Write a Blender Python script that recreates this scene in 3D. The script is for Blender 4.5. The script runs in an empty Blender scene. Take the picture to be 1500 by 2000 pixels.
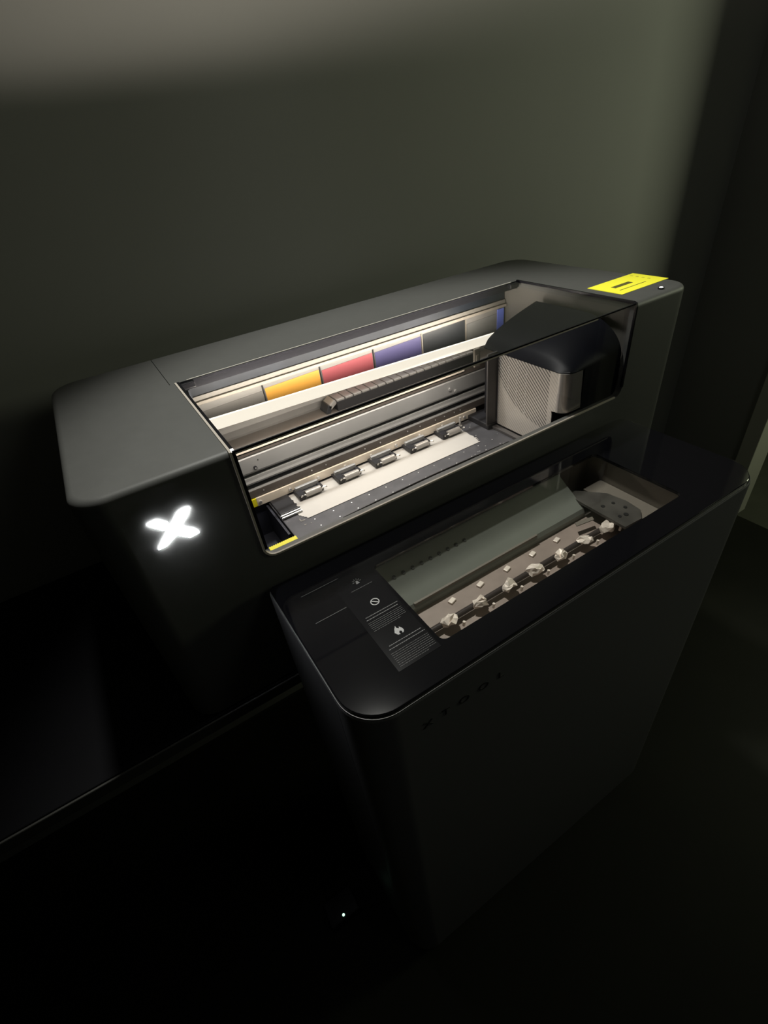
import bpy, bmesh, math, random
from mathutils import Vector, Matrix

# ------------------------------------------------------------------ camera, world, lights, exposure
CZ = 1.53                                   # eye height; geometry below is written with z relative to it
scene = bpy.context.scene
col = scene.collection
cd = bpy.data.cameras.new('camera'); cam = bpy.data.objects.new('camera', cd); col.objects.link(cam)
RC = [[0.84365314, -0.52502336, -0.11224907], [-0.39575641, -0.46685637, -0.79083626], [0.36280332, 0.71161478, -0.6016462]]
cam.matrix_world = Matrix(((RC[0][0], -RC[1][0], -RC[2][0], 0), (RC[0][1], -RC[1][1], -RC[2][1], 0), (RC[0][2], -RC[1][2], -RC[2][2], CZ), (0, 0, 0, 1)))
cd.sensor_fit = 'VERTICAL'; cd.sensor_height = 36; cd.sensor_width = 36; cd.lens = 960.774 / 2000 * 36
cd.clip_start = .01
scene.camera = cam
scene.view_settings.view_transform = 'Standard'; scene.view_settings.look = 'None'
scene.view_settings.exposure = 0; scene.view_settings.gamma = 1; scene.view_settings.use_curve_mapping = False
w = bpy.data.worlds.new('world'); scene.world = w; w.use_nodes = True
w.node_tree.nodes['Background'].inputs[0].default_value = (.5, .55, .6, 1); w.node_tree.nodes['Background'].inputs[1].default_value = .002

def aim(o, d):
    o.rotation_euler = Vector(d).to_track_quat('-Z', 'Y').to_euler()
def lamp(kind, name, loc, target, energy, color, **k):
    l = bpy.data.lights.new(name, kind); l.energy = energy; l.color = color
    for a, b in k.items(): setattr(l, a, b)
    o = bpy.data.objects.new(name, l); col.objects.link(o)
    o.location = (loc[0], loc[1], loc[2] + CZ)
    aim(o, Vector(target) - Vector(loc))
    return o
# dim ceiling downlight close to the back wall
lamp('SPOT', 'ceiling_downlight', (.37, 1.07, 1.16), (.43, .45, -.28), 118, (1, .99, .92), spot_size=math.radians(57), spot_blend=.6, shadow_soft_size=.05)
# lamp in the hallway beyond the doorway
lamp('AREA', 'hallway_lamp', (2.85, -.15, .25), (1.2, 1.13, .05), 11, (.94, 1, .70), size=.45)
# unseen weak fill added right of the camera, lifts right wall and fronts
lamp('AREA', 'fill_light', (1.0, -1.0, .75), (1.7, .9, -.2), 1.3, (.95, 1, .88), size=.6)

# ------------------------------------------------------------------ helpers
def mat(name, c, rough=.5, metal=0, em=None, es=0, spec=.5, noise=None, bump=None, coat=0, sheen=0):
    m = bpy.data.materials.new(name); m.use_nodes = True
    nt = m.node_tree; b = nt.nodes['Principled BSDF']
    b.inputs['Base Color'].default_value = (*c, 1); b.inputs['Roughness'].default_value = rough
    b.inputs['Metallic'].default_value = metal; b.inputs['Specular IOR Level'].default_value = spec
    b.inputs['Coat Weight'].default_value = coat
    if em: b.inputs['Emission Color'].default_value = (*em, 1); b.inputs['Emission Strength'].default_value = es
    if noise or bump:
        tc = nt.nodes.new('ShaderNodeTexCoord'); nz = nt.nodes.new('ShaderNodeTexNoise')
        nt.links.new(tc.outputs['Object'], nz.inputs['Vector'])
        nz.inputs['Scale'].default_value = (noise or bump)[0]; nz.inputs['Detail'].default_value = 5
        if noise:
            r = nt.nodes.new('ShaderNodeMapRange'); r.inputs[3].default_value = 1 - noise[1]; r.inputs[4].default_value = 1 + noise[1]
            r.inputs[1].default_value = .25; r.inputs[2].default_value = .75
            mx = nt.nodes.new('ShaderNodeVectorMath'); mx.operation = 'SCALE'; mx.inputs[0].default_value = c
            nt.links.new(nz.outputs['Fac'], r.inputs[0]); nt.links.new(r.outputs[0], mx.inputs['Scale'])
            nt.links.new(mx.outputs[0], b.inputs['Base Color'])
        if bump:
            n2 = nt.nodes.new('ShaderNodeTexNoise'); n2.inputs['Scale'].default_value = bump[0]; n2.inputs['Detail'].default_value = 3
            nt.links.new(tc.outputs['Object'], n2.inputs['Vector'])
            bp = nt.nodes.new('ShaderNodeBump'); bp.inputs['Strength'].default_value = bump[1]; bp.inputs['Distance'].default_value = .001
            nt.links.new(n2.outputs['Fac'], bp.inputs['Height']); nt.links.new(bp.outputs[0], b.inputs['Normal'])
    return m

def glass_mat(name, tint, refl=1.5, rough=.02):
    m = bpy.data.materials.new(name); m.use_nodes = True; nt = m.node_tree
    nt.nodes.clear()
    out = nt.nodes.new('ShaderNodeOutputMaterial'); mx = nt.nodes.new('ShaderNodeMixShader')
    t = nt.nodes.new('ShaderNodeBsdfTransparent'); g = nt.nodes.new('ShaderNodeBsdfGlossy'); lw = nt.nodes.new('ShaderNodeLayerWeight')
    f = nt.nodes.new('ShaderNodeMath'); f.operation = 'POWER'; f.inputs[1].default_value = 5; nt.links.new(lw.outputs['Facing'], f.inputs[0])
    f2 = nt.nodes.new('ShaderNodeMath'); f2.operation = 'MULTIPLY_ADD'; f0 = ((refl - 1) / (refl + 1)) ** 2
    f2.inputs[1].default_value = 1 - f0; f2.inputs[2].default_value = f0; nt.links.new(f.outputs[0], f2.inputs[0]); f = f2
    lw.inputs['Blend'].default_value = .5
    t.inputs[0].default_value = (*tint, 1); g.inputs['Roughness'].default_value = rough
    nt.links.new(f.outputs[0], mx.inputs[0]); nt.links.new(t.outputs[0], mx.inputs[1]); nt.links.new(g.outputs[0], mx.inputs[2])
    nt.links.new(mx.outputs[0], out.inputs[0])
    return m

M = {}
M['wall'] = mat('wall_paint', (.24, .24, .225), .8, noise=(2, .05))
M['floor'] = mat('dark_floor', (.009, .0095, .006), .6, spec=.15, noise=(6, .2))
M['trimw'] = mat('door_trim_paint', (.5, .5, .42), .5)
M['base'] = mat('baseboard_paint', (.12, .12, .11), .5)
M['body'] = mat('printer_grey_plastic', (.075, .076, .072), .5, noise=(60, .04), bump=(1500, .15), spec=.3)
M['face'] = mat('printer_grey_plastic_front', (.06, .06, .064), .45, bump=(1500, .15), spec=.4)
M['yellow'] = mat('yellow_sticker', (.98, .93, .05), .5)
M['yellow2'] = mat('yellow_label_reflection', (.9, .8, .02), .5)
M['ink'] = mat('black_print', (.1, .09, .02), .6)
M['black'] = mat('black_plastic', (.006, .006, .008), .25, spec=.4)
M['matte_black'] = mat('matte_black_metal', (.012, .012, .015), .5)
M['rim'] = mat('acrylic_edge', (.42, .38, .33), .6, spec=.2)
M['rim2'] = mat('acrylic_rear_edge', (.75, .72, .66), .4)
M['glass'] = glass_mat('lid_glass', (.93, .93, .935), 1.35)
M['oglass'] = glass_mat('oven_window_glass', (.95, .95, .94), 1.45)
M['gloss'] = mat('gloss_black_glass', (.003, .003, .004), .06, spec=.6)
M['label'] = mat('label_black', (.004, .004, .005), .12)
M['print'] = mat('grey_print', (.30, .30, .30), .6)
M['print2'] = mat('dim_print', (.045, .045, .045), .6)
M['steel'] = mat('steel', (.55, .53, .5), .3, metal=1, noise=(30, .1))
M['steel_soft'] = mat('brushed_aluminium', (.34, .34, .34), .5, metal=.3, noise=(12, .12), bump=(180, .1))
M['dark_alu'] = mat('dark_anodised_aluminium', (.10, .095, .095), .42, metal=.5, noise=(14, .25))
M['cream'] = mat('nickel_rail', (.93, .83, .70), .4, metal=.1, noise=(20, .06))
M['brown'] = mat('brown_metal', (.10, .085, .075), .5, noise=(9, .15))
M['slot'] = mat('slot_black', (.003, .003, .003), .7)
M['paper'] = mat('white_film', (.43, .415, .395), .6)
M['platen'] = mat('platen_anodised', (.07, .07, .078), .45, metal=.2, noise=(40, .2))
M['rivet'] = mat('rivet_steel', (.7, .7, .7), .3, metal=.7)
M['tray'] = mat('tray_dark', (.018, .020, .030), .5, noise=(14, .4))
M['shelf'] = mat('shelf_plastic', (.13, .121, .106), .55)
M['shelf2'] = mat('shelf_cream', (.20, .18, .15), .5)
M['blueplate'] = mat('blue_grey_plate', (.009, .0115, .017), .5, spec=.2, noise=(12, .35))
M['tank0'] = mat('tank_clear_white', (.16, .154, .145), .4)
M['tankY'] = mat('ink_yellow', (.42, .21, .03), .4)
M['tankM'] = mat('ink_magenta', (.22, .045, .055), .4)
M['tankB'] = mat('ink_blue', (.045, .04, .11), .4)
M['tankK'] = mat('ink_black', (.015, .017, .02), .4)
M['tankC'] = mat('ink_pale', (.13, .13, .125), .4)
M['tank_glow'] = mat('blue_glow_tint', (.10, .14, .48), .4)
M['bar'] = mat('light_bar_diffuser', (.8, .76, .66), .5, em=(1, .92, .76), es=1.3)
M['chain'] = mat('cable_chain_plastic', (.22, .21, .20), .4)
M['chain_d'] = mat('cable_chain_side', (.008, .007, .009), .6)
M['roller'] = mat('roller_rubber', (.42, .40, .38), .35, metal=.3)
M['logo'] = mat('lit_logo', (1, 1, 1), .5, em=(.95, .97, 1), es=75)
M['oven'] = mat('oven_grey_metal', (.105, .105, .110), .4, bump=(1500, .1), spec=.4)
M['liner'] = mat('oven_liner', (.17, .15, .125), .6)
M['pink'] = mat('oven_tray_warm', (.30, .24, .21), .5, noise=(25, .2))
M['plate'] = mat('oven_plate_grey', (.20, .215, .19), .55, noise=(9, .12))
M['plate2'] = mat('oven_plate_dark', (.05, .055, .05), .6, noise=(20, .5))
M['clip'] = mat('clip_bright', (.92, .82, .74), .4, metal=.1)
M['engrave'] = mat('logo_black', (.004, .004, .004), .7)
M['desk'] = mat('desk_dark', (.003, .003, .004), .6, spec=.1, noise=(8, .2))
M['deskedge'] = mat('desk_edge_highlight', (.05, .05, .045), .45)
M['green'] = mat('green_led', (.2, 1, .5), .4, em=(.5, 1, .7), es=2.5)
M['glint_white'] = mat('button_glint', (.9, .9, .9), .3, em=(1, 1, .97), es=1.2)  # bright glint on the button put in as emission

# perforated sheet: fine punched holes as a procedural mask
def perf_mat():
    m = mat('perforated_sheet', (.5, .47, .43), .38, metal=.55)
    nt = m.node_tree; b = nt.nodes['Principled BSDF']
    tc = nt.nodes.new('ShaderNodeTexCoord'); sp = nt.nodes.new('ShaderNodeSeparateXYZ'); nt.links.new(tc.outputs['Object'], sp.inputs[0])
    def mth(op, a, bb=None, c=None):
        n = nt.nodes.new('ShaderNodeMath'); n.operation = op
        for i, v in enumerate((a, bb, c)):
            if v is None: continue
            if isinstance(v, (int, float)): n.inputs[i].default_value = v
            else: nt.links.new(v, n.inputs[i])
        return n.outputs[0]
    y, z = sp.outputs[1], sp.outputs[2]
    k = math.pi * 2 / .0060
    u = mth('ADD', mth('MULTIPLY', y, k * .666), mth('MULTIPLY', z, k * -.746))
    v = mth('ADD', mth('MULTIPLY', y, k * 1.9), mth('MULTIPLY', z, k * 1.9))
    hole = mth('GREATER_THAN', mth('ADD', mth('SINE', u), mth('MULTIPLY', mth('SINE', v), .5)), .25)
    # the punched field: an arc-bounded zone of the sheet
    cy, cz = mth('SUBTRACT', y, -.05), mth('SUBTRACT', z, .187)
    r2 = mth('ADD', mth('MULTIPLY', mth('MULTIPLY', cy, cy), .67), mth('MULTIPLY', cz, cz))
    inside = mth('MULTIPLY', mth('LESS_THAN', r2, .0150), mth('GREATER_THAN', y, -.046))
    strong = mth('MULTIPLY', hole, mth('ADD', .22, mth('MULTIPLY', inside, .62)))
    mx = nt.nodes.new('ShaderNodeMix'); mx.data_type = 'RGBA'
    nt.links.new(strong, mx.inputs[0])
    mx.inputs[6].default_value = (.70, .66, .61, 1); mx.inputs[7].default_value = (.03, .03, .03, 1)
    nt.links.new(mx.outputs[2], b.inputs['Base Color'])
    return m
M['perf'] = perf_mat()
M['sheet'] = mat('brushed_sheet', (.7, .66, .61), .25, metal=.8)

def root(name, loc, label, cat, group=None):
    o = bpy.data.objects.new(name, None); col.objects.link(o)
    o.location = (loc[0], loc[1], loc[2] + CZ); o.empty_display_size = .05
    o['label'] = label; o['category'] = cat
    if group: o['group'] = group
    return o
def wl(o):
    p = Vector((0, 0, 0))
    while o: p += o.location; o = o.parent
    return p
def finish(name, bm, m, parent=None, org=None, label=None, smooth=False, kind=None):
    """bm in relative world coordinates; becomes one mesh whose origin is org (or its bbox centre)"""
    for v in bm.verts: v.co.z += CZ
    if org is None:
        lo = Vector([min(v.co[i] for v in bm.verts) for i in range(3)]); hi = Vector([max(v.co[i] for v in bm.verts) for i in range(3)])
        org = Vector(((lo.x + hi.x) / 2, (lo.y + hi.y) / 2, lo.z))
    else: org = Vector((org[0], org[1], org[2] + CZ))
    for v in bm.verts: v.co -= org
    bmesh.ops.recalc_face_normals(bm, faces=bm.faces)
    me = bpy.data.meshes.new(name); bm.to_mesh(me); bm.free()
    for x in (m if isinstance(m, (list, tuple)) else [m]): me.materials.append(x)
    if smooth:
        for p in me.polygons: p.use_smooth = True
        try: me.set_sharp_from_angle(angle=math.radians(35))
        except Exception: pass
    o = bpy.data.objects.new(name, me); col.objects.link(o)
    if parent:
        o.parent = parent; o.location = org - wl(parent)
    else: o.location = org
    if label: o['label'] = label
    if kind: o['kind'] = kind
    return o
def addbox(bm, x0, x1, y0, y1, z0, z1, bev=0, mi=0, rot=None):
    r = bmesh.ops.create_cube(bm, size=1)
    vs = r['verts']
    c = Vector(((x0 + x1) / 2, (y0 + y1) / 2, (z0 + z1) / 2))
    for v in vs:
        v.co = Vector((v.co.x * (x1 - x0), v.co.y * (y1 - y0), v.co.z * (z1 - z0)))
        if rot: v.co = rot @ v.co
        v.co += c
    fs = {f for v in vs for f in v.link_faces}
    for f in fs: f.material_index = mi
    if bev:
        es = list({e for v in vs for e in v.link_edges})
        bmesh.ops.bevel(bm, geom=es, offset=bev, segments=2, affect='EDGES', profile=.5)
    return vs
def box(name, m, x0, x1, y0, y1, z0, z1, parent=None, bev=0, label=None, kind=None, rot=None):
    bm = bmesh.new(); addbox(bm, x0, x1, y0, y1, z0, z1, bev, rot=rot)
    return finish(name, bm, m, parent, label=label, kind=kind)
def addcyl(bm, p0, p1, r, seg=14, r2=None):
    p0, p1 = Vector(p0), Vector(p1); d = p1 - p0
    q = d.to_track_quat('Z', 'Y').to_matrix().to_4x4()
    mt = Matrix.Translation((p0 + p1) / 2) @ q
    bmesh.ops.create_cone(bm, cap_ends=True, segments=seg, radius1=r, radius2=r if r2 is None else r2, depth=d.length, matrix=mt)
def rrect(x0, x1, y0, y1, rs, seg=8, inset=0):
    """rounded rectangle outline; rs radii for corners (x0y0, x1y0, x1y1, x0y1)"""
    pts = []
    cs = [(x0, y0, 1, 1, math.pi), (x1, y0, -1, 1, 1.5 * math.pi), (x1, y1, -1, -1, 0), (x0, y1, 1, -1, .5 * math.pi)]
    for (cx, cy, sx, sy, a0), r in zip(cs, rs):
        rr = max(r - inset, .0002); X = cx + sx * (inset + rr); Y = cy + sy * (inset + rr)
        for k in range(seg + 1):
            a = a0 + k / seg * math.pi / 2
            pts.append((X + rr * math.cos(a), Y + rr * math.sin(a)))
    return pts
def addprism(bm, levels):
    """levels: list of (outline, z) with equal counts -> closed solid"""
    rings = []
    for pts, z in levels: rings.append([bm.verts.new((p[0], p[1], z)) for p in pts])
    n = len(rings[0])
    for a, b in zip(rings, rings[1:]):
        for i in range(n): bm.faces.new((a[i], a[(i + 1) % n], b[(i + 1) % n], b[i]))
    bm.faces.new(rings[0][::-1]); bm.faces.new(rings[-1])
def rounded_block(bm, x0, x1, y0, y1, z0, z1, rs, fil, nf=5, seg=8):
    lv = [(rrect(x0, x1, y0, y1, rs, seg, .001), z0), (rrect(x0, x1, y0, y1, rs, seg), z0 + .001)]
    for k in range(nf + 1):
        a = k / nf * math.pi / 2
        lv.append((rrect(x0, x1, y0, y1, rs, seg, fil * (1 - math.cos(a))), z1 - fil + fil * math.sin(a)))
    addprism(bm, lv)
def boolean(o, cutters):
    for c in cutters:
        md = o.modifiers.new('b', 'BOOLEAN'); md.operation = 'DIFFERENCE'; md.object = c; md.solver = 'EXACT'
    bpy.context.view_layer.update()
    me = bpy.data.meshes.new_from_object(o.evaluated_get(bpy.context.evaluated_depsgraph_get()))
    o.modifiers.clear(); old = o.data; o.data = me; me.name = old.name
    for c in cutters: bpy.data.objects.remove(c, do_unlink=True)
    for p in me.polygons: p.use_smooth = True
    try: me.set_sharp_from_angle(angle=math.radians(30))
    except Exception: pass
def addpoly(bm, pts, axis, d0, d1):
    """extrude 2-D polygon along an axis ('x','y','z') from d0 to d1"""
    def V(p, d): return {'x': (d, p[0], p[1]), 'y': (p[0], d, p[1]), 'z': (p[0], p[1], d)}[axis]
    a = [bm.verts.new(V(p, d0)) for p in pts]; b = [bm.verts.new(V(p, d1)) for p in pts]
    n = len(pts)
    bm.faces.new(a[::-1]); bm.faces.new(b)
    for i in range(n): bm.faces.new((a[i], a[(i + 1) % n], b[(i + 1) % n], b[i]))
def addsweep(bm, path, w, t, nrm):
    """rectangular strip along a path in the plane with normal field nrm(i)"""
    rings = []
    for i, p in enumerate(path):
        p = Vector(p); a = Vector(path[max(i - 1, 0)]); b = Vector(path[min(i + 1, len(path) - 1)])
        tan = (b - a).normalized(); n = Vector(nrm(i)); s = tan.cross(n).normalized()
        rings.append([bm.verts.new(p + s * x * w / 2 + n * y * t / 2) for x, y in ((-1, -1), (1, -1), (1, 1), (-1, 1))])
    for a, b in zip(rings, rings[1:]):
        for k in range(4): bm.faces.new((a[k], a[(k + 1) % 4], b[(k + 1) % 4], b[k]))
    bm.faces.new(rings[0][::-1]); bm.faces.new(rings[-1])
def copies(o, parent, dxs):
    """copy a part and its sub-parts, shifted"""
    for d in dxs:
        c = o.copy(); col.objects.link(c); c.parent = parent; c.location = o.location + Vector(d)
        for ch in list(o.children):
            e = ch.copy(); col.objects.link(e); e.parent = c

# ------------------------------------------------------------------ the setting
FL = -CZ
WX = 2.10; WY = 1.13; X0 = -2.2; Y0 = -2.2; TOP = 1.12
def struct(name, m, *b, bev=0):
    o = box(name, m, *b, bev=bev); o['kind'] = 'structure'; return o
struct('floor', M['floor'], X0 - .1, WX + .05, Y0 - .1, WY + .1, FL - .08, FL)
struct('floor_hallway', mat('hallway_floor', (.05, .053, .035), .6, noise=(8, .2)), WX + .05, 4.3, Y0 - .1, WY + .1, FL - .08, FL)
struct('ceiling', M['wall'], X0 - .1, 4.3, Y0 - .1, WY + .1, TOP + .15, TOP + .23)
struct('wall_back', M['wall'], X0 - .1, 4.3, WY, WY + .1, FL, TOP + .15)
struct('wall_left', M['wall'], X0 - .1, X0, Y0, WY, FL, TOP + .15)
struct('wall_front', M['wall'], X0 - .1, 4.3, Y0 - .1, Y0, FL, TOP + .15)
struct('wall_hallway', M['wall'], 4.2, 4.3, Y0, WY, FL, TOP + .15)
bm = bmesh.new()
addbox(bm, WX, WX + .1, .80, WY, FL, TOP + .15)
addbox(bm, WX, WX + .1, Y0, -.45, FL, TOP + .15)
addbox(bm, WX, WX + .1, -.45, .80, .62, TOP + .15)
o = finish('wall_right', bm, M['wall']); o['kind'] = 'structure'
bm = bmesh.new()
addbox(bm, WX - .015, WX + .115, .742, .80, FL, .62, .003)
addbox(bm, WX - .015, WX + .115, -.45, -.41, FL, .62, .003)
addbox(bm, WX - .015, WX + .115, -.45, .80, .60, .66, .003)
o = finish('trim_1', bm, M['trimw']); o['kind'] = 'structure'
struct('baseboard_back', M['base'], X0, WX, WY - .014, WY, FL, FL + .09, bev=.003)
struct('baseboard_right', M['base'], WX - .014, WX, .80, WY - .014, FL, FL + .09, bev=.003)

# ------------------------------------------------------------------ desk
desk = root('desk', (.15, .8, FL), 'dark desk against the wall carrying the printer', 'desk')
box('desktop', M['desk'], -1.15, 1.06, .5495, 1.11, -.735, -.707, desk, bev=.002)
box('edge_highlight', M['deskedge'], -1.15, 1.06, .5455, .5495, -.733, -.709, desk, bev=.002)  # lighter colour stands for light caught along the desk front edge
for x in (-1.11, .98):
    for y in (.58, 1.04):
        box('leg', M['matte_black'], x, x + .04, y, y + .04, FL, -.735, desk, bev=.002)

# ------------------------------------------------------------------ printer
PX0, PX1, PY0, PY1, PT, PB = -.0975, 1.0, .554, 1.025, -.28, -.705
LX0, LX1, LY1, LB = .0857, .838, .850, -.455
pr = root('printer', (.45, .79, PB), 'wide grey film printer with lit glass lid and yellow sticker, on the desk', 'printer')
bm = bmesh.new()
rounded_block(bm, PX0, PX1, PY0, PY1, PB, PT, (.040, .040, .05, .045), .010, seg=10)
body = finish('body_shell', bm, [M['body']], pr)
def cutter(fn):
    b = bmesh.new(); fn(b); return finish('cut', b, M['body'])
op = rrect(LX0, LX1, LB, -.20, (.018, .018, .001, .001), 8)
c1 = cutter(lambda b: addpoly(b, op, 'y', .50, LY1))
c2 = cutter(lambda b: addbox(b, .080, .860, .567, .995, -.66, -.293))
c3 = cutter(lambda b: (addbox(b, .0776, .0787, .8505, 1.05, -.283, -.20)))
boolean(body, [c1, c2, c3])

# inner lining panels
box('inner_back_panel', M['dark_alu'], .081, .859, .985, .994, -.655, -.30, pr)
box('inner_side_panel', M['tray'], .081, .085, .57, .985, -.655, -.30, pr)
box('inner_side_panel', mat('inner_side_grey', (.10, .095, .085), .5), .853, .859, .57, .985, -.655, -.296, pr, label='grey inner panel on the right behind the printhead cover')
box('inner_floor', M['tray'], .085, .853, .57, .985, -.655, -.645, pr)

# lid
r = .018
left = [(LX0, LY1, PT), (LX0, .70, PT), (LX0, .560, PT), (LX0, .5555, PT - .0015), (LX0, .554, PT - .006), (LX0, .554, -.36), (LX0, .554, LB + r)]
cor = [(LX0 + r - r * math.cos(a), .554, LB + r - r * math.sin(a)) for a in [math.pi / 2 * k / 6 for k in range(1, 7)]]
corR = [(LX1 - r + r * math.sin(a), .554, LB + r - r * math.cos(a)) for a in [math.pi / 2 * k / 6 for k in range(0, 7)]]
right = [(LX1, .554, LB + r), (LX1, .554, -.36), (LX1, .554, PT - .006), (LX1, .5555, PT - .0015), (LX1, .560, PT), (LX1, .70, PT), (LX1, LY1, PT)]
def nfield(path):
    def f(i):
        p = path[i]
        if p[1] > .5595: return (0, 0, 1)
        if p[2] < PT - .005: return (0, -1, 0)
        return (0, -.7071, .7071)
    return f
bm = bmesh.new()
p1 = [(x + .0015, y, z) for x, y, z in left] + [(x + .001, y, z + .0015) for x, y, z in cor]
addsweep(bm, p1, .0030, .003, nfield(p1))
p2 = [cor[-1], (.2, .554, LB), (.45, .554, LB), (.65, .554, LB), corR[0]]; p2 = [(x, y, z + .0015) for x, y, z in p2]
addsweep(bm, p2, .0028, .003, lambda i: (0, -1, 0))
lid = finish('lid', bm, M['rim'], pr, label='bent clear lid with a pale polished edge')
bm = bmesh.new()
p3 = [(x + .0052, y + .001, z - .001) for x, y, z in left]
addsweep(bm, p3, .0042, .004, nfield(p3))
p4 = [(x - .002, y, z) for x, y, z in right]
addsweep(bm, p4, .004, .004, nfield(p4))
addbox(bm, LX0 + .003, LX1 - .002, LY1 - .003, LY1 - .0002, PT - .0145, PT + .0002)
finish('gasket', bm, M['black'], lid)
bm = bmesh.new(); addbox(bm, LX0 + .02, LX1 - .02, LY1 - .0012, LY1 + .0004, PT - .0005, PT + .0012)
finish('rear_edge', bm, M['rim2'], lid)
bm = bmesh.new(); addbox(bm, LX0 + .006, LX1 - .004, .5555, LY1 - .003, PT - .0022, PT - .0006)
finish('top_pane', bm, M['glass'], lid)
bm = bmesh.new()
addpoly(bm, rrect(LX0 + .005, LX1 - .004, LB + .002, PT - .004, (r - .004, r - .004, .0005, .0005), 6), 'y', .5550, .5566)
finish('front_pane', bm, M['glass'], lid)
bm = bmesh.new()
addbox(bm, LX0 + .004, LX1 - .003, .5545, .5572, PT - .0028, PT - .0003)
finish('bend_strip', bm, M['black'], lid)
bm = bmesh.new(); addbox(bm, LX0 + .006, LX1 - .1, .5548, .5562, PT - .0052, PT - .0030)
finish('bend_edge', bm, M['rim'], lid)
for x in (LX0 + .006, LX1 - .030):
    bm = bmesh.new(); addbox(bm, x, x + .024, LY1 - .012, LY1 - .003, PT - .010, PT - .0005, .001)
    finish('hinge', bm, M['black'], lid)
bm = bmesh.new(); addbox(bm, .103, .106, .86, .895, -.325, -.300); finish('hinge_arm', bm, M['blueplate'], lid)

def inset_poly(P, d):
    n = len(P); area = sum(P[i][0] * P[(i + 1) % n][1] - P[(i + 1) % n][0] * P[i][1] for i in range(n)); sg = 1 if area > 0 else -1
    out = []
    for i in range(n):
        a, b, c = Vector(P[i - 1]), Vector(P[i]), Vector(P[(i + 1) % n])
        n1 = Vector((-(b - a).y, (b - a).x)).normalized() * sg; n2 = Vector((-(c - b).y, (c - b).x)).normalized() * sg
        m = (n1 + n2); m = m / max(m.dot(n1), .45); out.append(tuple(b + m * d))
    return out
# logo glyph on the front (raised, lit)
lg = bmesh.new()
for P in ([(0.0141, -0.3264), (0.022, -0.329), (0.0146, -0.3398), (0.0013, -0.3504), (-0.009, -0.3613), (-0.0225, -0.3692), (-0.0346, -0.3693), (-0.0212, -0.3547), (-0.005, -0.339), (0.0051, -0.3284)],
          [(-0.0344, -0.329), (-0.019, -0.3278), (-0.0089, -0.3383), (-0.0173, -0.3472), (-0.027, -0.3381)],
          [(0.0026, -0.3497), (0.0149, -0.3603), (0.0206, -0.3689), (0.0058, -0.3708), (-0.0073, -0.3595)]):
    addpoly(lg, inset_poly(P, .0013), 'y', .5518, .5545)
finish('lit_logo', lg, M['logo'], pr, label='glowing white X emblem on the front panel')

# sticker and button on the right end of the top
st = box('sticker', M['yellow'], .8634, .9990, .6055, .6845, PT, PT + .0008, pr, label='bright yellow warning sticker')
bm = bmesh.new(); addbox(bm, .890, .9405, .6408, .6516, PT + .0008, PT + .0011); finish('printed_block', bm, M['ink'], st)
bm = bmesh.new(); addbox(bm, .8826, .958, .6245, .6262, PT + .0008, PT + .0011); finish('printed_line', bm, M['ink'], st)
bm = bmesh.new()
rnd = random.Random(3)
for yy in (.671, .658, .645, .632):
    addbox(bm, .978, .982, yy, yy + .005, PT + .0008, PT + .0011)
finish('printed_marks', bm, mat('faint_print', (.55, .5, .05), .6), st, kind='stuff')
bm = bmesh.new(); addcyl(bm, (.930, .574, PT - .001), (.930, .574, PT + .003), .0055, 20)
bt = finish('power_button', bm, M['matte_black'], pr)
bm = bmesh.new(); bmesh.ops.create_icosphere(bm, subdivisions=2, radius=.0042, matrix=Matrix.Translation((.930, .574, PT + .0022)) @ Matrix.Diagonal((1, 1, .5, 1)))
finish('button_cap', bm, M['glint_white'], bt, smooth=True)

# gantry beam: extrusion profile with slots
prof = [(.820, -.5195), (.816, -.519), (.816, -.503), (.836, -.503), (.836, -.4935), (.820, -.4925), (.8175, -.488), (.8195, -.4835), (.820, -.4780), (.836, -.4775),
        (.836, -.4710), (.820, -.4700), (.818, -.4660), (.8175, -.4362), (.8190, -.4346), (.824, -.4340), (.826, -.421), (.820, -.4185), (.820, -.4135), (.862, -.4135), (.862, -.5195)]
bm = bmesh.new(); addpoly(bm, prof, 'x', .100, .845)
beam = finish('gantry_beam', bm, M['steel_soft'], pr)
bm = bmesh.new(); addbox(bm, .101, .844, .8345, .8355, -.5025, -.494); addbox(bm, .101, .844, .8345, .8355, -.4773, -.4712); finish('slot_shadow_strip', bm, M['slot'], beam)
bm = bmesh.new(); addbox(bm, .101, .844, .8152, .8162, -.5185, -.5035); finish('lower_strip', bm, M['brown'], beam)
bm = bmesh.new(); addbox(bm, .101, .844, .8195, .8235, -.4325, -.4215); finish('upper_strip', bm, M['brown'], beam)
bm = bmesh.new(); addbox(bm, .101, .844, .8225, .861, -.4135, -.4128); finish('top_strip', bm, M['brown'], beam)
bm = bmesh.new(); addbox(bm, .101, .66, .8160, .8200, -.4232, -.4196, .0003); finish('top_edge', bm, M['cream'], beam)
bm = bmesh.new(); addpoly(bm, [(.862, -.415), (.866, -.415), (.8675, -.400), (.872, -.388), (.872, -.384), (.868, -.386), (.864, -.398), (.862, -.409)], 'x', .100, .845)
finish('rear_guard', bm, mat('guard_grey', (.26, .25, .24), .4, metal=.4, noise=(10, .15)), beam)
for x, z in ((.163, -.459), (.635, -.461), (.619, -.452)):
    bm = bmesh.new(); addcyl(bm, (x, .8180, z), (x, .8145, z), .0034, 12); s = finish('screw', bm, M['matte_black'] if x < .2 else M['rivet'], beam, smooth=False)
bm = bmesh.new(); addcyl(bm, (.163, .8146, -.459), (.163, .8135, -.459), .0018, 6); finish('screw_core', bm, M['rivet'], beam)
bm = bmesh.new(); addcyl(bm, (.172, .8180, -.4460), (.172, .8168, -.4460), .0011, 8); finish('pilot_hole', bm, M['slot'], beam)

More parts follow.
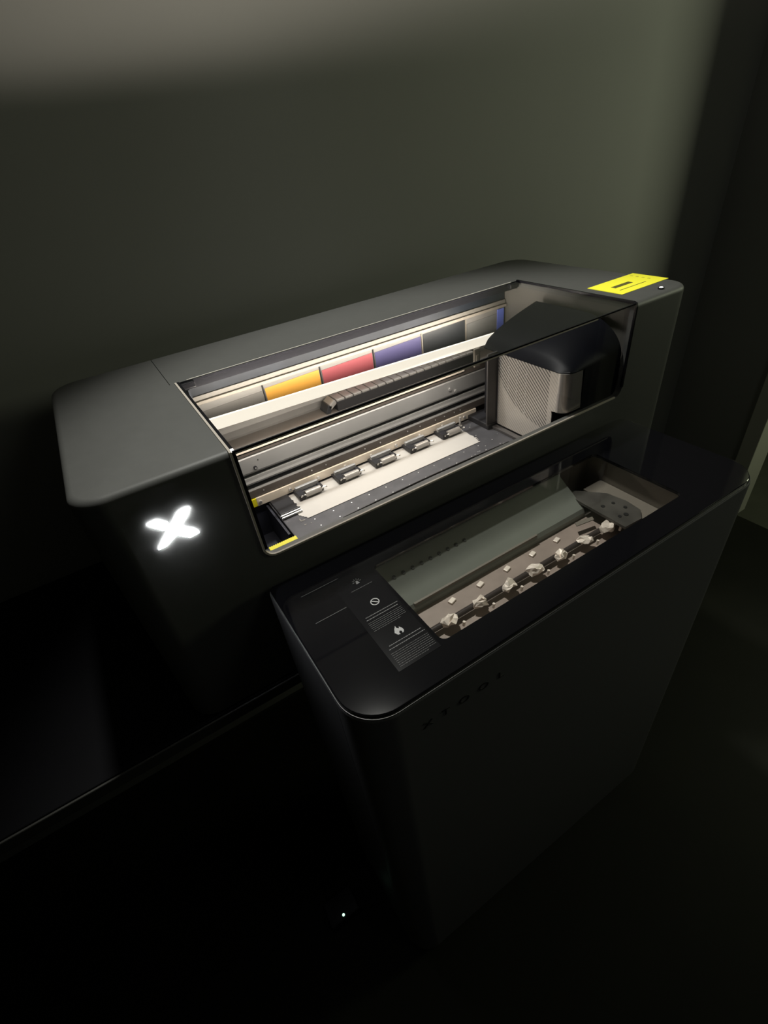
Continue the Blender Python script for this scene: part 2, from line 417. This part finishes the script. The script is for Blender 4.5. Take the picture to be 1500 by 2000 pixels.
# nickel rail with screws
rail = box('nickel_rail', M['cream'], .145, .690, .8125, .8195, -.5385, -.5200, pr, bev=.0008)
bm = bmesh.new(); addbox(bm, .120, .1452, .8128, .8195, -.5380, -.5205, .0006); finish('yellow_reflection', bm, M['yellow2'], rail, label='yellow reflection at the rail end, as a coloured piece')  # yellow reflected in the rail, built as a coloured piece
proto = None
for i in range(9):
    x = .1515 + i * .0628
    bm = bmesh.new(); addcyl(bm, (x, .8125, -.5300), (x, .8095, -.5300), .0036, 14, .0030)
    if proto is None: proto = finish('screw', bm, M['rivet'], rail)
    else:
        bm.free(); c = proto.copy(); col.objects.link(c); c.parent = rail; c.location = proto.location + Vector((i * .0628, 0, 0))
bm = bmesh.new()
rnd = random.Random(5)
for x in (.165, .268, .30, .392, .43, .50, .533, .575, .600, .628, .645): addcyl(bm, (x, .8155, -.510), (x, .8142, -.510), .0014, 8)
finish('pin_heads', bm, M['rivet'], rail, kind='stuff')

# platen
plat = box('platen', M['platen'], .166, .850, .600, .8120, -.556, -.5405, pr, bev=.001)
bm = bmesh.new()
for i in range(17):
    for y, dx in ((.7085, 0), (.6845, .001)):
        x = .216 + i * .0388 + dx
        bmesh.ops.create_icosphere(bm, subdivisions=1, radius=.0017, matrix=Matrix.Translation((x, y - .004, -.5402)) @ Matrix.Diagonal((1, 1, .6, 1)))
finish('rivets', bm, M['rivet'], plat, kind='stuff')
bm = bmesh.new()
rnd = random.Random(8)
for k in range(46):
    x = rnd.uniform(.56, .68); y = rnd.uniform(.615, .79)
    if x < .625 and y > .70: continue
    s = rnd.uniform(.0005, .0016)
    addbox(bm, x - s, x + s, y - s, y + s * .7, -.5406, -.5402)
finish('dust_specks', bm, M['rivet'], plat, kind='stuff')
bm = bmesh.new(); addbox(bm, .168, .205, .752, .809, -.5405, -.5350, .001); finish('guide_block', bm, M['matte_black'], plat)
for y in (.741, .748):
    bm = bmesh.new(); addcyl(bm, (.167, y, -.537), (.207, y, -.537), .0022, 10); finish('guide_rod', bm, M['steel'], plat)
bm = bmesh.new(); addpoly(bm, [(.192, .724), (.194, .724), (.194, .716), (.201, .716), (.201, .714), (.192, .714)], 'z', -.5405, -.5399); finish('corner_mark', bm, M['steel'], plat)
bm = bmesh.new(); addbox(bm, .193, .197, .700, .702, -.5406, -.5400); addbox(bm, .205, .2065, .698, .700, -.5406, -.5400); finish('small_marks', bm, M['steel'], plat)
bm = bmesh.new(); addbox(bm, .158, .168, .600, .70, -.575, -.552, .002); finish('end_rail', bm, M['matte_black'], plat)
bm = bmesh.new(); addcyl(bm, (.632, .800, -.5405), (.632, .800, -.518), .0024, 12); addcyl(bm, (.632, .800, -.5405), (.632, .800, -.5385), .005, 14); finish('guide_pin', bm, M['paper'], plat, label='white upright guide pin')
bm = bmesh.new(); addbox(bm, .664, .850, .742, .8120, -.5405, -.528, .002); finish('cover_foot', bm, M['matte_black'], plat)
bm = bmesh.new(); addbox(bm, .676, .688, .60, .742, -.5405, -.534, .001); finish('side_rail', bm, M['dark_alu'], plat)
# tray at the left end
tr = box('waste_tray', M['tray'], .088, .164, .590, .822, -.62, -.612, pr)
bm = bmesh.new(); addbox(bm, .088, .092, .590, .822, -.612, -.545); addbox(bm, .160, .164, .70, .822, -.612, -.545); addbox(bm, .092, .160, .818, .822, -.612, -.542); finish('tray_wall', bm, M['tray'], tr)
bm = bmesh.new(); addbox(bm, .092, .160, .600, .668, -.612, -.560, .003); finish('tray_step', bm, M['tray'], tr)
bm = bmesh.new()
for k in range(14):
    addpoly(bm, [(.0980 + k * .0031, .5672), (.0980 + (k + 1) * .0031, .5672), (.0980 + (k + 1) * .0031, .5750), (.0996 + k * .0031, .5768), (.0980 + k * .0031, .5750)], 'z', -.4580, -.4550)
yl = finish('yellow_strip', bm, M['yellow2'], pr, label='small yellow caution strip with a notched edge')
box('front_ledge', mat('ledge_grey', (.16, .15, .14), .4), .104, .836, .5562, .5672, -.4575, -.4553, pr)
# bundle of cables behind the front ledge
for k in range(4):
    bm = bmesh.new(); n = 24; prev = None
    path = []
    for i in range(n + 1):
        t = i / n; x = .22 + .34 * t
        path.append((x, .5705 + .004 * math.sin(t * math.pi) + k * .0014 * math.sin(t * math.pi), -.4570 - .0022 * k * (1 - .2 * math.sin(math.pi * t))))
    for a, b in zip(path, path[1:]): addcyl(bm, a, b, .0009, 6)
    finish('cable', bm, M['matte_black'] if k % 2 else M['dark_alu'], pr)

# pinch rollers
def pinch(x):
    bm = bmesh.new()
    addbox(bm, x - .030, x + .022, .789, .808, -.538, -.531, .001)
    addbox(bm, x - .030, x - .016, .772, .792, -.538, -.527, .001)
    addbox(bm, x + .016, x + .024, .776, .792, -.538, -.527, .001)
    p = finish('pinch_roller', bm, M['matte_black'], pr)
    bm = bmesh.new(); addbox(bm, x - .027, x + .022, .7935, .8005, -.531, -.5220, .001); finish('pressure_bar', bm, M['steel_soft'], p)
    bm = bmesh.new(); addcyl(bm, (x - .0145, .7765, -.5310), (x + .0175, .7765, -.5310), .0066, 20); finish('roller', bm, M['roller'], p, smooth=True)
    for sx in (-1, 1):
        bm = bmesh.new(); pts = []
        cx = x - .0205 if sx < 0 else x + .0232
        for i in range(9):
            a = math.pi * (.05 + .9 * i / 8)
            pts.append((cx + .0055 * math.cos(a), .7700 + .0045 * math.sin(a) - .001, -.5290))
        for a, b in zip(pts, pts[1:]): addcyl(bm, a, b, .0016, 6)
        finish('hook', bm, M['steel'], p)
    for dx in (-.022, .014):
        bm = bmesh.new(); addcyl(bm, (x + dx, .8050, -.531), (x + dx, .8050, -.5270), .0020, 10); finish('screw', bm, M['rivet'], p)
    return p
p0 = pinch(.2470)
copies(p0, pr, [((.0865) * k, 0, 0) for k in range(1, 5)])

# light bar hung above the beam (gives off the printer's light)
bm = bmesh.new()
xa, xb = .098, .846
for (x, z0, z1) in ((xa, -.3555, -.3350), (xb, -.3770, -.3590)):
    pass
va = [(xa, .7985, -.3555), (xa, .7985, -.3350), (xa, .8040, -.3350), (xa, .8040, -.3555)]
vb = [(xb, .7985, -.3770), (xb, .7985, -.3590), (xb, .8040, -.3590), (xb, .8040, -.3770)]
A = [bm.verts.new(v) for v in va]; B = [bm.verts.new(v) for v in vb]
for i in range(4): bm.faces.new((A[i], A[(i + 1) % 4], B[(i + 1) % 4], B[i]))
bm.faces.new(A[::-1]); bm.faces.new(B)
lb = finish('light_bar', bm, M['bar'], pr, label='glowing cream light bar across the inside')
def strip(name, y, z, nrm, energy, h, x0=.12, x1=.66, dz=0):
    l = bpy.data.lights.new(name, 'AREA'); l.shape = 'RECTANGLE'; l.size = x1 - x0; l.size_y = h; l.energy = energy; l.color = (1, .91, .78)
    o = bpy.data.objects.new(name, l); col.objects.link(o); o.parent = lb
    o.location = Vector(((x0 + x1) / 2, y, z + CZ)) - wl(lb)
    n = Vector(nrm).normalized(); X = Vector((x1 - x0, 0, dz)).normalized(); n = (n - X * n.dot(X)).normalized(); Zz = -n; Y = Zz.cross(X)
    o.rotation_euler = Matrix((X, Y, Zz)).transposed().to_euler()
strip('led_strip', .7650, -.360, (0, -.10, -.99), 1.0, .008, .12, .62)
strip('led_strip', .8065, -.3450, (0, .45, .9), 6.5, .004, .12, .74, -.018)

# cable chain lying on the beam
ch = box('cable_chain', M['chain_d'], .352, .700, .8228, .8555, -.4127, -.3945, pr)
base = None
for k in range(18):
    x = .3525 + k * .0190
    bm = bmesh.new()
    addbox(bm, x + .0008, x + .0180, .8250, .8570, -.3950, -.3905, .0012)
    o = finish('link', bm, M['chain'], ch)
for k, (x, z, a) in enumerate(((.344, -.3965, .6), (.335, -.4040, 1.15))):
    bm = bmesh.new(); addbox(bm, x - .009, x + .009, .8255, .8565, z - .006, z + .003, .0012, rot=Matrix.Rotation(-a, 3, 'Y'))
    finish('link', bm, M['chain'] if k == 0 else M['matte_black'], ch)

# ink tanks behind the bar
sh = box('tank_shelf', M['shelf'], .088, .850, .916, .930, -.420, -.330, pr)
bm = bmesh.new(); addbox(bm, .090, .850, .893, .916, -.3435, -.3375, .0006); finish('ledge', bm, M['shelf2'], sh)
bm = bmesh.new(); addbox(bm, .090, .850, .898, .916, -.3368, -.3285, .0006); finish('upper_ledge', bm, M['shelf'], sh)
bm = bmesh.new(); addbox(bm, .088, .850, .902, .916, -.3283, -.2935); finish('hood_plate', bm, M['blueplate'], sh)
xs = [.112, .2385, .3605, .4850, .6090, .7315, .848]
for i, (k, wz) in enumerate(zip(('tank0', 'tankY', 'tankM', 'tankB', 'tankK', 'tankC'), (.357, .3515, .3525, .3515, .3465, .3555))):
    a, b = xs[i] + .0012, xs[i + 1] - .0012
    nm = ['ink tank at the left end, nearly colourless', 'yellow ink tank', 'magenta ink tank', 'blue-violet ink tank', 'black ink tank', 'pale ink tank at the right end'][i]
    t = box('ink_tank', M['tank0'], a, b, .8985, .916, -.418, -.3440, pr, bev=.0008, label=nm)
    bm = bmesh.new(); addpoly(bm, [(a + .002, -.417), (b - .002, -.417), (b - .002, -wz + .001), (a + .002, -wz - .0015)], 'y', .8972, .8990)
    finish('ink_window', bm, M[k] if k != 'tank0' else mat('tank_grey', (.105, .10, .094), .4), t)
    if i == 5:
        bm = bmesh.new(); addbox(bm, b - .022, b - .002, .8960, .8975, -.40, -.346); finish('blue_glow_patch', bm, M['tank_glow'], t)  # blue glow at the tank's right end, put in as a coloured patch
bm = bmesh.new(); addbox(bm, .091, .110, .8985, .916, -.418, -.344); finish('end_block', bm, M['shelf'], sh)
for x in xs[1:-1]:
    bm = bmesh.new(); addbox(bm, x - .0011, x + .0011, .8965, .9150, -.418, -.3442); finish('divider', bm, M['slot'] if x < .55 else M['shelf2'], sh)

# printhead cover parked at the right
cv_out = []
XL, XR, YF, YR = .690, .8345, .566, .800
RAD = .019
plan = [(XL, YR), (XL, .742), (XL, .70), (XL, .66), (XL, .63), (XL, YF + RAD)]
for k in range(1, 9):
    a = math.pi / 2 * k / 8; plan.append((XL + RAD - RAD * math.cos(a), YF + RAD - RAD * math.sin(a)))
plan += [(.75, YF), (.78, YF), (.81, YF), (XR, YF)]
def ztop(x, y):
    u = min(max((x - XL) / (XR - XL), 0), 1); us = u ** .55
    z = -.3725 + .0600 * us * (1 if y > .66 else 1)
    d = max(0, (.665 - y)) / .10
    d = min(d, 1)
    z -= (.0700 * (1 - math.sqrt(max(0, 1 - d * d)))) * us
    return z
zlow = -.532
bm = bmesh.new()
# side sheet (flat, from y .742 forward to the rounded corner): rows between bottom and top
def wallgrid(pts, zb, zt):
    g = []
    for p, b_, t_ in zip(pts, zb, zt):
        g.append([bm.verts.new((p[0], p[1], b_ + (t_ - b_) * j / 4)) for j in range(5)])
    for a, b in zip(g, g[1:]):
        for j in range(4):
            f = bm.faces.new((a[j], b[j], b[j + 1], a[j + 1])); f.material_index = 0
    return g
# metal side with notch: polygon in y,z, thin solid
notch = [(.742, -.532), (.594, -.532), (.594, -.462), (.592, -.455), (.586, -.4505), (.598, -.4505)]
sheet = [(.742, -.532), (.5925, -.532), (.5925, -.458), (.5945, -.4515), (YF + RAD, -.4500), (YF + RAD, -.3735), (.742, -.3735)]
bm2 = bmesh.new(); addpoly(bm2, sheet, 'x', XL, XL + .002)
sd = finish('side_panel', bm2, M['perf'], pr, org=(XL, .65, -.56), label='perforated metal side panel of the printhead cover')
bm2 = bmesh.new()
arc = plan[5:14]
inn = [(p[0] + .002, p[1] + .002) for p in arc]
addpoly(bm2, arc + [(.737, YF)] + [(.737, YF + .002)] + inn[::-1], 'z', -.4500, -.3735)
finish('corner_panel', bm2, M['sheet'], sd, smooth=True)
bm2 = bmesh.new(); addbox(bm2, .663, XL, .744, .748, -.532, -.3700); finish('rear_flange', bm2, M['dark_alu'], sd)
bm2 = bmesh.new()
for j in range(26): addcyl(bm2, (XL - .0006, .737, -.525 + j * .0058), (XL + .0002, .737, -.525 + j * .0058), .0013, 6)
for c, (yy, n, zz) in enumerate(((.712, 17, -.47), (.688, 18, -.48), (.663, 17, -.478))):
    for j in range(n): addcyl(bm2, (XL - .0006, yy, zz + j * .0058), (XL + .0002, yy, zz + j * .0058), .0010, 6)
finish('rivet_rows', bm2, M['rivet'], sd, kind='stuff')
# black hood: heightfield top plus black front
bm = bmesh.new()
NX, NY = 14, 22
grid = {}
for i in range(NX + 1):
    x = XL + (XR - XL) * i / NX
    yf = YF if x >= XL + RAD else YF + RAD - math.sqrt(max(0, RAD * RAD - (XL + RAD - x) ** 2))
    for j in range(NY + 1):
        t = (j / NY) ** 1.4; y = yf + (YR - .012 - yf) * t
        grid[i, j] = bm.verts.new((x, y, ztop(x, y)))
low = {}
for i in range(NX):
    for j in range(NY): bm.faces.new((grid[i, j], grid[i + 1, j], grid[i + 1, j + 1], grid[i, j + 1]))
ring = [grid[i, 0] for i in range(NX + 1)] + [grid[NX, j] for j in range(1, NY + 1)] + [grid[i, NY] for i in range(NX - 1, -1, -1)] + [grid[0, j] for j in range(NY - 1, 0, -1)]
lowr = []
for v in ring:
    zb = -.3735 if v.co.x < .735 else -.530
    zb = -.3738 if v.co.x < .735 else -.53
    lowr.append(bm.verts.new((v.co.x, v.co.y, zb)))
n = len(ring)
for i in range(n): bm.faces.new((ring[i], ring[(i + 1) % n], lowr[(i + 1) % n], lowr[i]))
hood = finish('printhead_cover', bm, mat('hood_black', (.004, .0045, .007), .45, spec=.12, noise=(6, .3)), pr, smooth=True, label='large black printhead cover parked at the right')
box('printhead_body', M['matte_black'], .700, .83, .600, .795, -.530, -.40, pr)
bm = bmesh.new(); addbox(bm, .668, .684, .792, .798, -.412, -.372, .002); addbox(bm, .672, .680, .790, .794, -.40, -.385, .001)
finish('flex_clip', bm, M['shelf2'], hood)

# ------------------------------------------------------------------ film sheet
bm = bmesh.new()
rnd = random.Random(2)
L = []; Rr = []
ys = [.7145, .7165, .7195, .7225, .7250, .7275, .7300, .7330, .7370, .743, .752, .764, .778, .792, .806]
lx = [.2085, .206, .2065, .2025, .2030, .1995, .2000, .1965, .1970, .1975, .1970, .1975, .1975, .1970, .1972]
rx = [.6180, .6190, .6150, .6210, .6165, .6230, .6180, .6250, .6200, .6230, .6205, .6225, .6215, .6215, .6210]
rows = []
N = 34
for y, a, b in zip(ys, lx, rx):
    row = []
    for k in range(N + 1):
        x = a + (b - a) * k / N
        z = -.5398 + .0006 * max(0, (y - .765) / .04) ** 2 * (1 - math.cos((x - .247) / .0865 * 2 * math.pi)) / 2
        row.append(bm.verts.new((x, y, z)))
    rows.append(row)
for a, b in zip(rows, rows[1:]):
    for k in range(N): bm.faces.new((a[k], a[k + 1], b[k + 1], b[k]))
r_ = bmesh.ops.extrude_face_region(bm, geom=bm.faces[:])
for v in [g for g in r_['geom'] if isinstance(g, bmesh.types.BMVert)]: v.co.z += .0005
fs = finish('film_sheet', bm, M['paper'])
fs['label'] = 'white film sheet lying on the platen under the five rollers'; fs['category'] = 'film sheet'
bm = bmesh.new()
for x, y in ((.2035, .800), (.2045, .785), (.2055, .771)): addbox(bm, x - .0028, x + .0028, y - .0028, y + .0028, -.5394, -.5388)
addcyl(bm, (.2070, .757, -.5394), (.2070, .757, -.5388), .0028, 10)
finish('registration_marks', bm, M['slot'], fs)

# ------------------------------------------------------------------ oven
OX0, OX1, OY0, OY1, OT, OB = .0715, .8385, .273, .5445, -.498, -1.475
WX0, WX1, WY0, WY1 = .2175, .6915, .3185, .4870
ov = root('curing_oven', (.455, .41, FL), 'tall dark grey curing oven with black glass top, in front of the printer', 'oven')
rs = (.052, .052, .022, .006)
bm = bmesh.new(); rounded_block(bm, OX0, OX1, OY0, OY1, OB, OT - .006, rs, .004, seg=10)
obod = finish('body', bm, M['oven'], ov)
k1 = cutter(lambda b: addbox(b, WX0 - .006, WX1 + .010, WY0 - .006, WY1 + .02, -.600, -.40))
k2 = cutter(lambda b: addbox(b, OX0 - .02, OX0 + .0008, .330, .3312, -1.30, -.520))
boolean(obod, [k1, k2])
bm = bmesh.new(); rounded_block(bm, OX0 + .002, OX1 - .002, OY0 + .003, OY1 - .001, OT - .0058, OT, rs, .0012, seg=10)
otop = finish('glass_top', bm, M['gloss'], ov)
k3 = cutter(lambda b: addpoly(b, rrect(WX0, WX1, WY0, WY1, (.010, .010, .010, .006), 6), 'z', -.53, -.45))
boolean(otop, [k3])
for p in otop.data.polygons: p.use_smooth = False
bm = bmesh.new(); addpoly(bm, rrect(WX0 + .0003, WX1 - .0003, WY0 + .0003, WY1 - .0003, (.010, .010, .010, .006), 6), 'z', OT - .0034, OT - .0010)
finish('window_pane', bm, M['oglass'], otop)
bm = bmesh.new()
a = rrect(OX0 + .001, OX1 - .001, OY0 + .001, OY1 - .001, rs, 10); b = rrect(OX0 + .001, OX1 - .001, OY0 + .001, OY1 - .001, rs, 10, .002)
n = len(a)
va = [bm.verts.new((*p, OT - .0062)) for p in a]; vb = [bm.verts.new((*p, OT - .0058)) for p in b]; vc = [bm.verts.new((*p, OT - .0045)) for p in a]; vd = [bm.verts.new((*p, OT - .0045)) for p in b]
for i in range(n):
    j = (i + 1) % n
    bm.faces.new((va[i], va[j], vc[j], vc[i])); bm.faces.new((vc[i], vc[j], vd[j], vd[i])); bm.faces.new((va[i], va[j], vb[j], vb[i])); bm.faces.new((vb[i], vb[j], vd[j], vd[i]))
finish('edge_trim', bm, mat('trim_grey', (.06, .06, .058), .45), ov)
# chamber
cx0, cx1, cy0, cy1, cb = WX0 - .0055, WX1 + .0095, WY0 - .0055, WY1 + .0195, -.600
bm = bmesh.new()
addbox(bm, cx0, cx1, cy0, cy1, cb, cb + .004)
addbox(bm, cx0, cx0 + .002, cy0, cy1, cb, OT - .007)
addbox(bm, cx1 - .002, cx1, cy0, cy1, cb, OT - .007)
addbox(bm, cx0, cx1, cy0, cy0 + .002, cb, OT - .007)
addbox(bm, cx0, cx1, cy1 - .002, cy1, cb, OT - .007)
lin = finish('chamber_liner', bm, M['liner'], ov)
bm = bmesh.new(); addpoly(bm, [(.432, -.563), (.436, -.556), (.4995, -.516), (.504, -.516), (.504, -.59), (.432, -.59)], 'x', cx0 + .012, .615)
pl = finish('baffle_plate', bm, M['plate'], lin)
bm = bmesh.new(); addbox(bm, .25, .50, .4330, .4365, -.5585, -.5545); finish('seam_strip', bm, M['liner'], lin)
bm = bmesh.new()
for k in range(9): addcyl(bm, (.245 + k * .017, .478, -.5310), (.245 + k * .017, .4772, -.5290), .0030, 10)
finish('vent_holes', bm, M['plate2'], lin, kind='stuff')
bm = bmesh.new(); addpoly(bm, [(.328, -.594), (.432, -.594), (.432, -.572), (.395, -.571), (.390, -.576), (.360, -.576), (.352, -.570), (.328, -.566)], 'x', cx0 + .010, .652)
finish('heater_tray', bm, M['pink'], lin)
bm = bmesh.new(); addbox(bm, cx0 + .012, .640, .3500, .3540, -.571, -.562, .001); finish('tray_lip', bm, M['liner'], lin)
bm = bmesh.new(); addcyl(bm, (.245, .386, -.566), (.600, .386, -.566), .0045, 14); finish('heater_tube', bm, mat('tube_dark', (.05, .04, .038), .3), lin, smooth=True)
rnd = random.Random(11)
for k in range(8):
    x = .276 + k * .0556; sc = 1 if k < 6 else 1.35
    bm = bmesh.new()
    bmesh.ops.create_icosphere(bm, subdivisions=2, radius=.0125 * sc, matrix=Matrix.Translation((x, .381, -.560)) @ Matrix.Rotation(rnd.uniform(-.4, .4), 4, 'Z') @ Matrix.Diagonal((1.0, .70, .55, 1)))
    for v in bm.verts: v.co += Vector((rnd.uniform(-1, 1), rnd.uniform(-1, 1), rnd.uniform(-1, 1))) * .0030
    c = finish('heater_clip', bm, M['clip'], lin)
bm = bmesh.new()
for k in range(7):
    x = .288 + k * .0556
    addcyl(bm, (x, .366, -.566), (x + .001, .366, -.558), .0022, 8)
finish('clip_screws', bm, M['clip'], lin, kind='stuff')
bm = bmesh.new()
for k in range(5):
    x = .30 + k * .0556
    addbox(bm, x, x + .012, .412, .420, -.572, -.568, .001, rot=Matrix.Rotation(.3, 3, 'Z'))
finish('small_tabs', bm, M['clip'], lin, kind='stuff')
# end bracket on the right of the chamber
bm = bmesh.new(); addpoly(bm, [(.612, .352), (.650, .350), (.668, .365), (.672, .395), (.666, .43), (.640, .462), (.612, .490)], 'z', -.550, -.545)
bm2 = bmesh.new(); addbox(bm2, .652, cx1 - .003, cy0 + .004, .470, -.556, -.550, .001); finish('end_plate', bm2, mat('end_plate_beige', (.18, .16, .135), .6), lin)
eb = finish('end_bracket', bm, mat('bracket_grey', (.085, .08, .072), .5, metal=.3, noise=(25, .4)), lin)
bm = bmesh.new()
for x, y, r in ((.640, .372, .004), (.655, .385, .003), (.650, .405, .003), (.630, .41, .0035), (.628, .375, .003)): addcyl(bm, (x, y, -.5452), (x, y, -.5440), r, 12)
finish('bracket_holes', bm, M['slot'], lin, kind='stuff')
bm = bmesh.new(); addpoly(bm, [(.565, .408), (.60, .402), (.604, .409), (.57, .416)], 'z', -.555, -.5535); finish('bracket_tab', bm, M['liner'], lin)

# warning panel printed on the glass top
zt = OT
lp = box('warning_panel', M['label'], .1500, .2120, .3140, .4950, zt, zt + .0003, ov)
zp = zt + .0003
def ringpoly(bm, cx, cy, r0, r1, n=24):
    a = [bm.verts.new((cx + r0 * math.cos(i / n * 2 * math.pi), cy + r0 * math.sin(i / n * 2 * math.pi), zp + .0002)) for i in range(n)]
    b = [bm.verts.new((cx + r1 * math.cos(i / n * 2 * math.pi), cy + r1 * math.sin(i / n * 2 * math.pi), zp + .0002)) for i in range(n)]
    for i in range(n): bm.faces.new((a[i], a[(i + 1) % n], b[(i + 1) % n], b[i]))
bm = bmesh.new(); ringpoly(bm, .1841, .4258, .0050, .0064)
addbox(bm, .1841 - .0048, .1841 + .0048, .4258 - .0008, .4258 + .0008, zp, zp + .0002, rot=Matrix.Rotation(-.75, 3, 'Z'))
finish('prohibition_icon', bm, M['print'], lp)
bm = bmesh.new()
fl = [(-.0045, -.0058), (-.0068, -.001), (-.0040, .0042), (-.0005, .0085), (-.0005, .0045), (.0018, .0020), (.0030, .0048), (.0052, .0012), (.0058, -.0028), (.0040, -.0058), (.0018, -.0065), (.0026, -.0030), (.0004, -.0012), (-.0016, -.0036), (-.0012, -.0065)]
addpoly(bm, [(.1835 + x, .3655 + y) for x, y in fl], 'z', zp, zp + .0002)
finish('flame_icon', bm, M['print'], lp)
bm = bmesh.new()
for k in range(6):
    a = math.pi * (.0 + k / 5); c_, s_ = math.cos(a), math.sin(a)
    addbox(bm, .1828 + c_ * .0052 - .0016, .1828 + c_ * .0052 + .0016, .4745 + s_ * .0052 - .0003, .4745 + s_ * .0052 + .0003, zp, zp + .0002, rot=Matrix.Rotation(a, 3, 'Z'))
addpoly(bm, [(.1800, .4700), (.1856, .4700), (.1840, .4760), (.1815, .4760)], 'z', zp, zp + .0002)
finish('lamp_icon', bm, mat('mid_print', (.11, .11, .11), .6), lp)
def textline(bm, x0, x1, y, h, rnd, dens=.8):
    x = x0
    while x < x1:
        wd = rnd.uniform(.0014, .0042)
        addbox(bm, x, min(x + wd, x1), y - h / 2, y + h / 2, zp, zp + .0002)
        x += wd + .0007
rnd = random.Random(4)
bm = bmesh.new()
for x0, x1, y in ((.1590, .2090, .4078), (.1580, .2062, .4030), (.1602, .2086, .3516), (.1572, .2105, .3466)): textline(bm, x0, x1, y, .0011, rnd)
textline(bm, .1668, .2006, .4610, .0006, rnd)
finish('heading_text', bm, mat('heading_print', (.085, .085, .085), .6), lp, kind='stuff')
bm = bmesh.new()
for i in range(6): textline(bm, .1570, .2080 - .01 * (i == 5), .3975 - i * .0030, .0006, rnd)
for i in range(8): textline(bm, .1555, .2100 - .012 * (i == 7), .3400 - i * .0030, .0006, rnd)
finish('small_text', bm, M['print2'], lp, kind='stuff')
for b in ((.1050, .1639, .4972, .4980), (.1013, .1480, .4409, .4416)):
    bm = bmesh.new(); addbox(bm, *b, zt, zt + .0002); finish('printed_line', bm, M['print2'], otop)
# dark raised lettering on the front
for i, (c, x) in enumerate(zip('XTOOL', (.158, .1845, .213, .244, .273))):
    cu = bpy.data.curves.new('letter', 'FONT'); cu.body = c; cu.size = .017; cu.extrude = .0004; cu.align_x = 'CENTER'
    t = bpy.data.objects.new('t', cu); col.objects.link(t)
    bpy.context.view_layer.update()
    me = bpy.data.meshes.new_from_object(t.evaluated_get(bpy.context.evaluated_depsgraph_get())); bpy.data.objects.remove(t, do_unlink=True)
    me.materials.clear(); me.materials.append(M['engrave'])
    o = bpy.data.objects.new('letter', me); col.objects.link(o); o.parent = ov
    o.scale = (1.25, 1, 1); o.rotation_euler = (math.pi / 2, 0, 0)
    o.location = Vector((x, OY0 - .0003, -.566 + CZ)) - wl(ov)
for x in (.12, .79):
    for y in (.32, .50):
        bm = bmesh.new(); addcyl(bm, (x, y, FL), (x, y, OB + .002), .02, 16); finish('foot', bm, M['matte_black'], ov)

# ------------------------------------------------------------------ small adapter with a green light on the floor
ad = root('power_adapter', (-.035, .46, FL), 'small black power adapter with a tiny green light on the floor', 'adapter')
box('casing', M['black'], -.075, .005, .44, .50, FL, FL + .03, ad, bev=.004)
bm = bmesh.new(); bmesh.ops.create_icosphere(bm, subdivisions=2, radius=.0032, matrix=Matrix.Translation((-.0370, .4505, FL + .0305)))
finish('indicator_light', bm, M['green'], ad, label='tiny green indicator light')
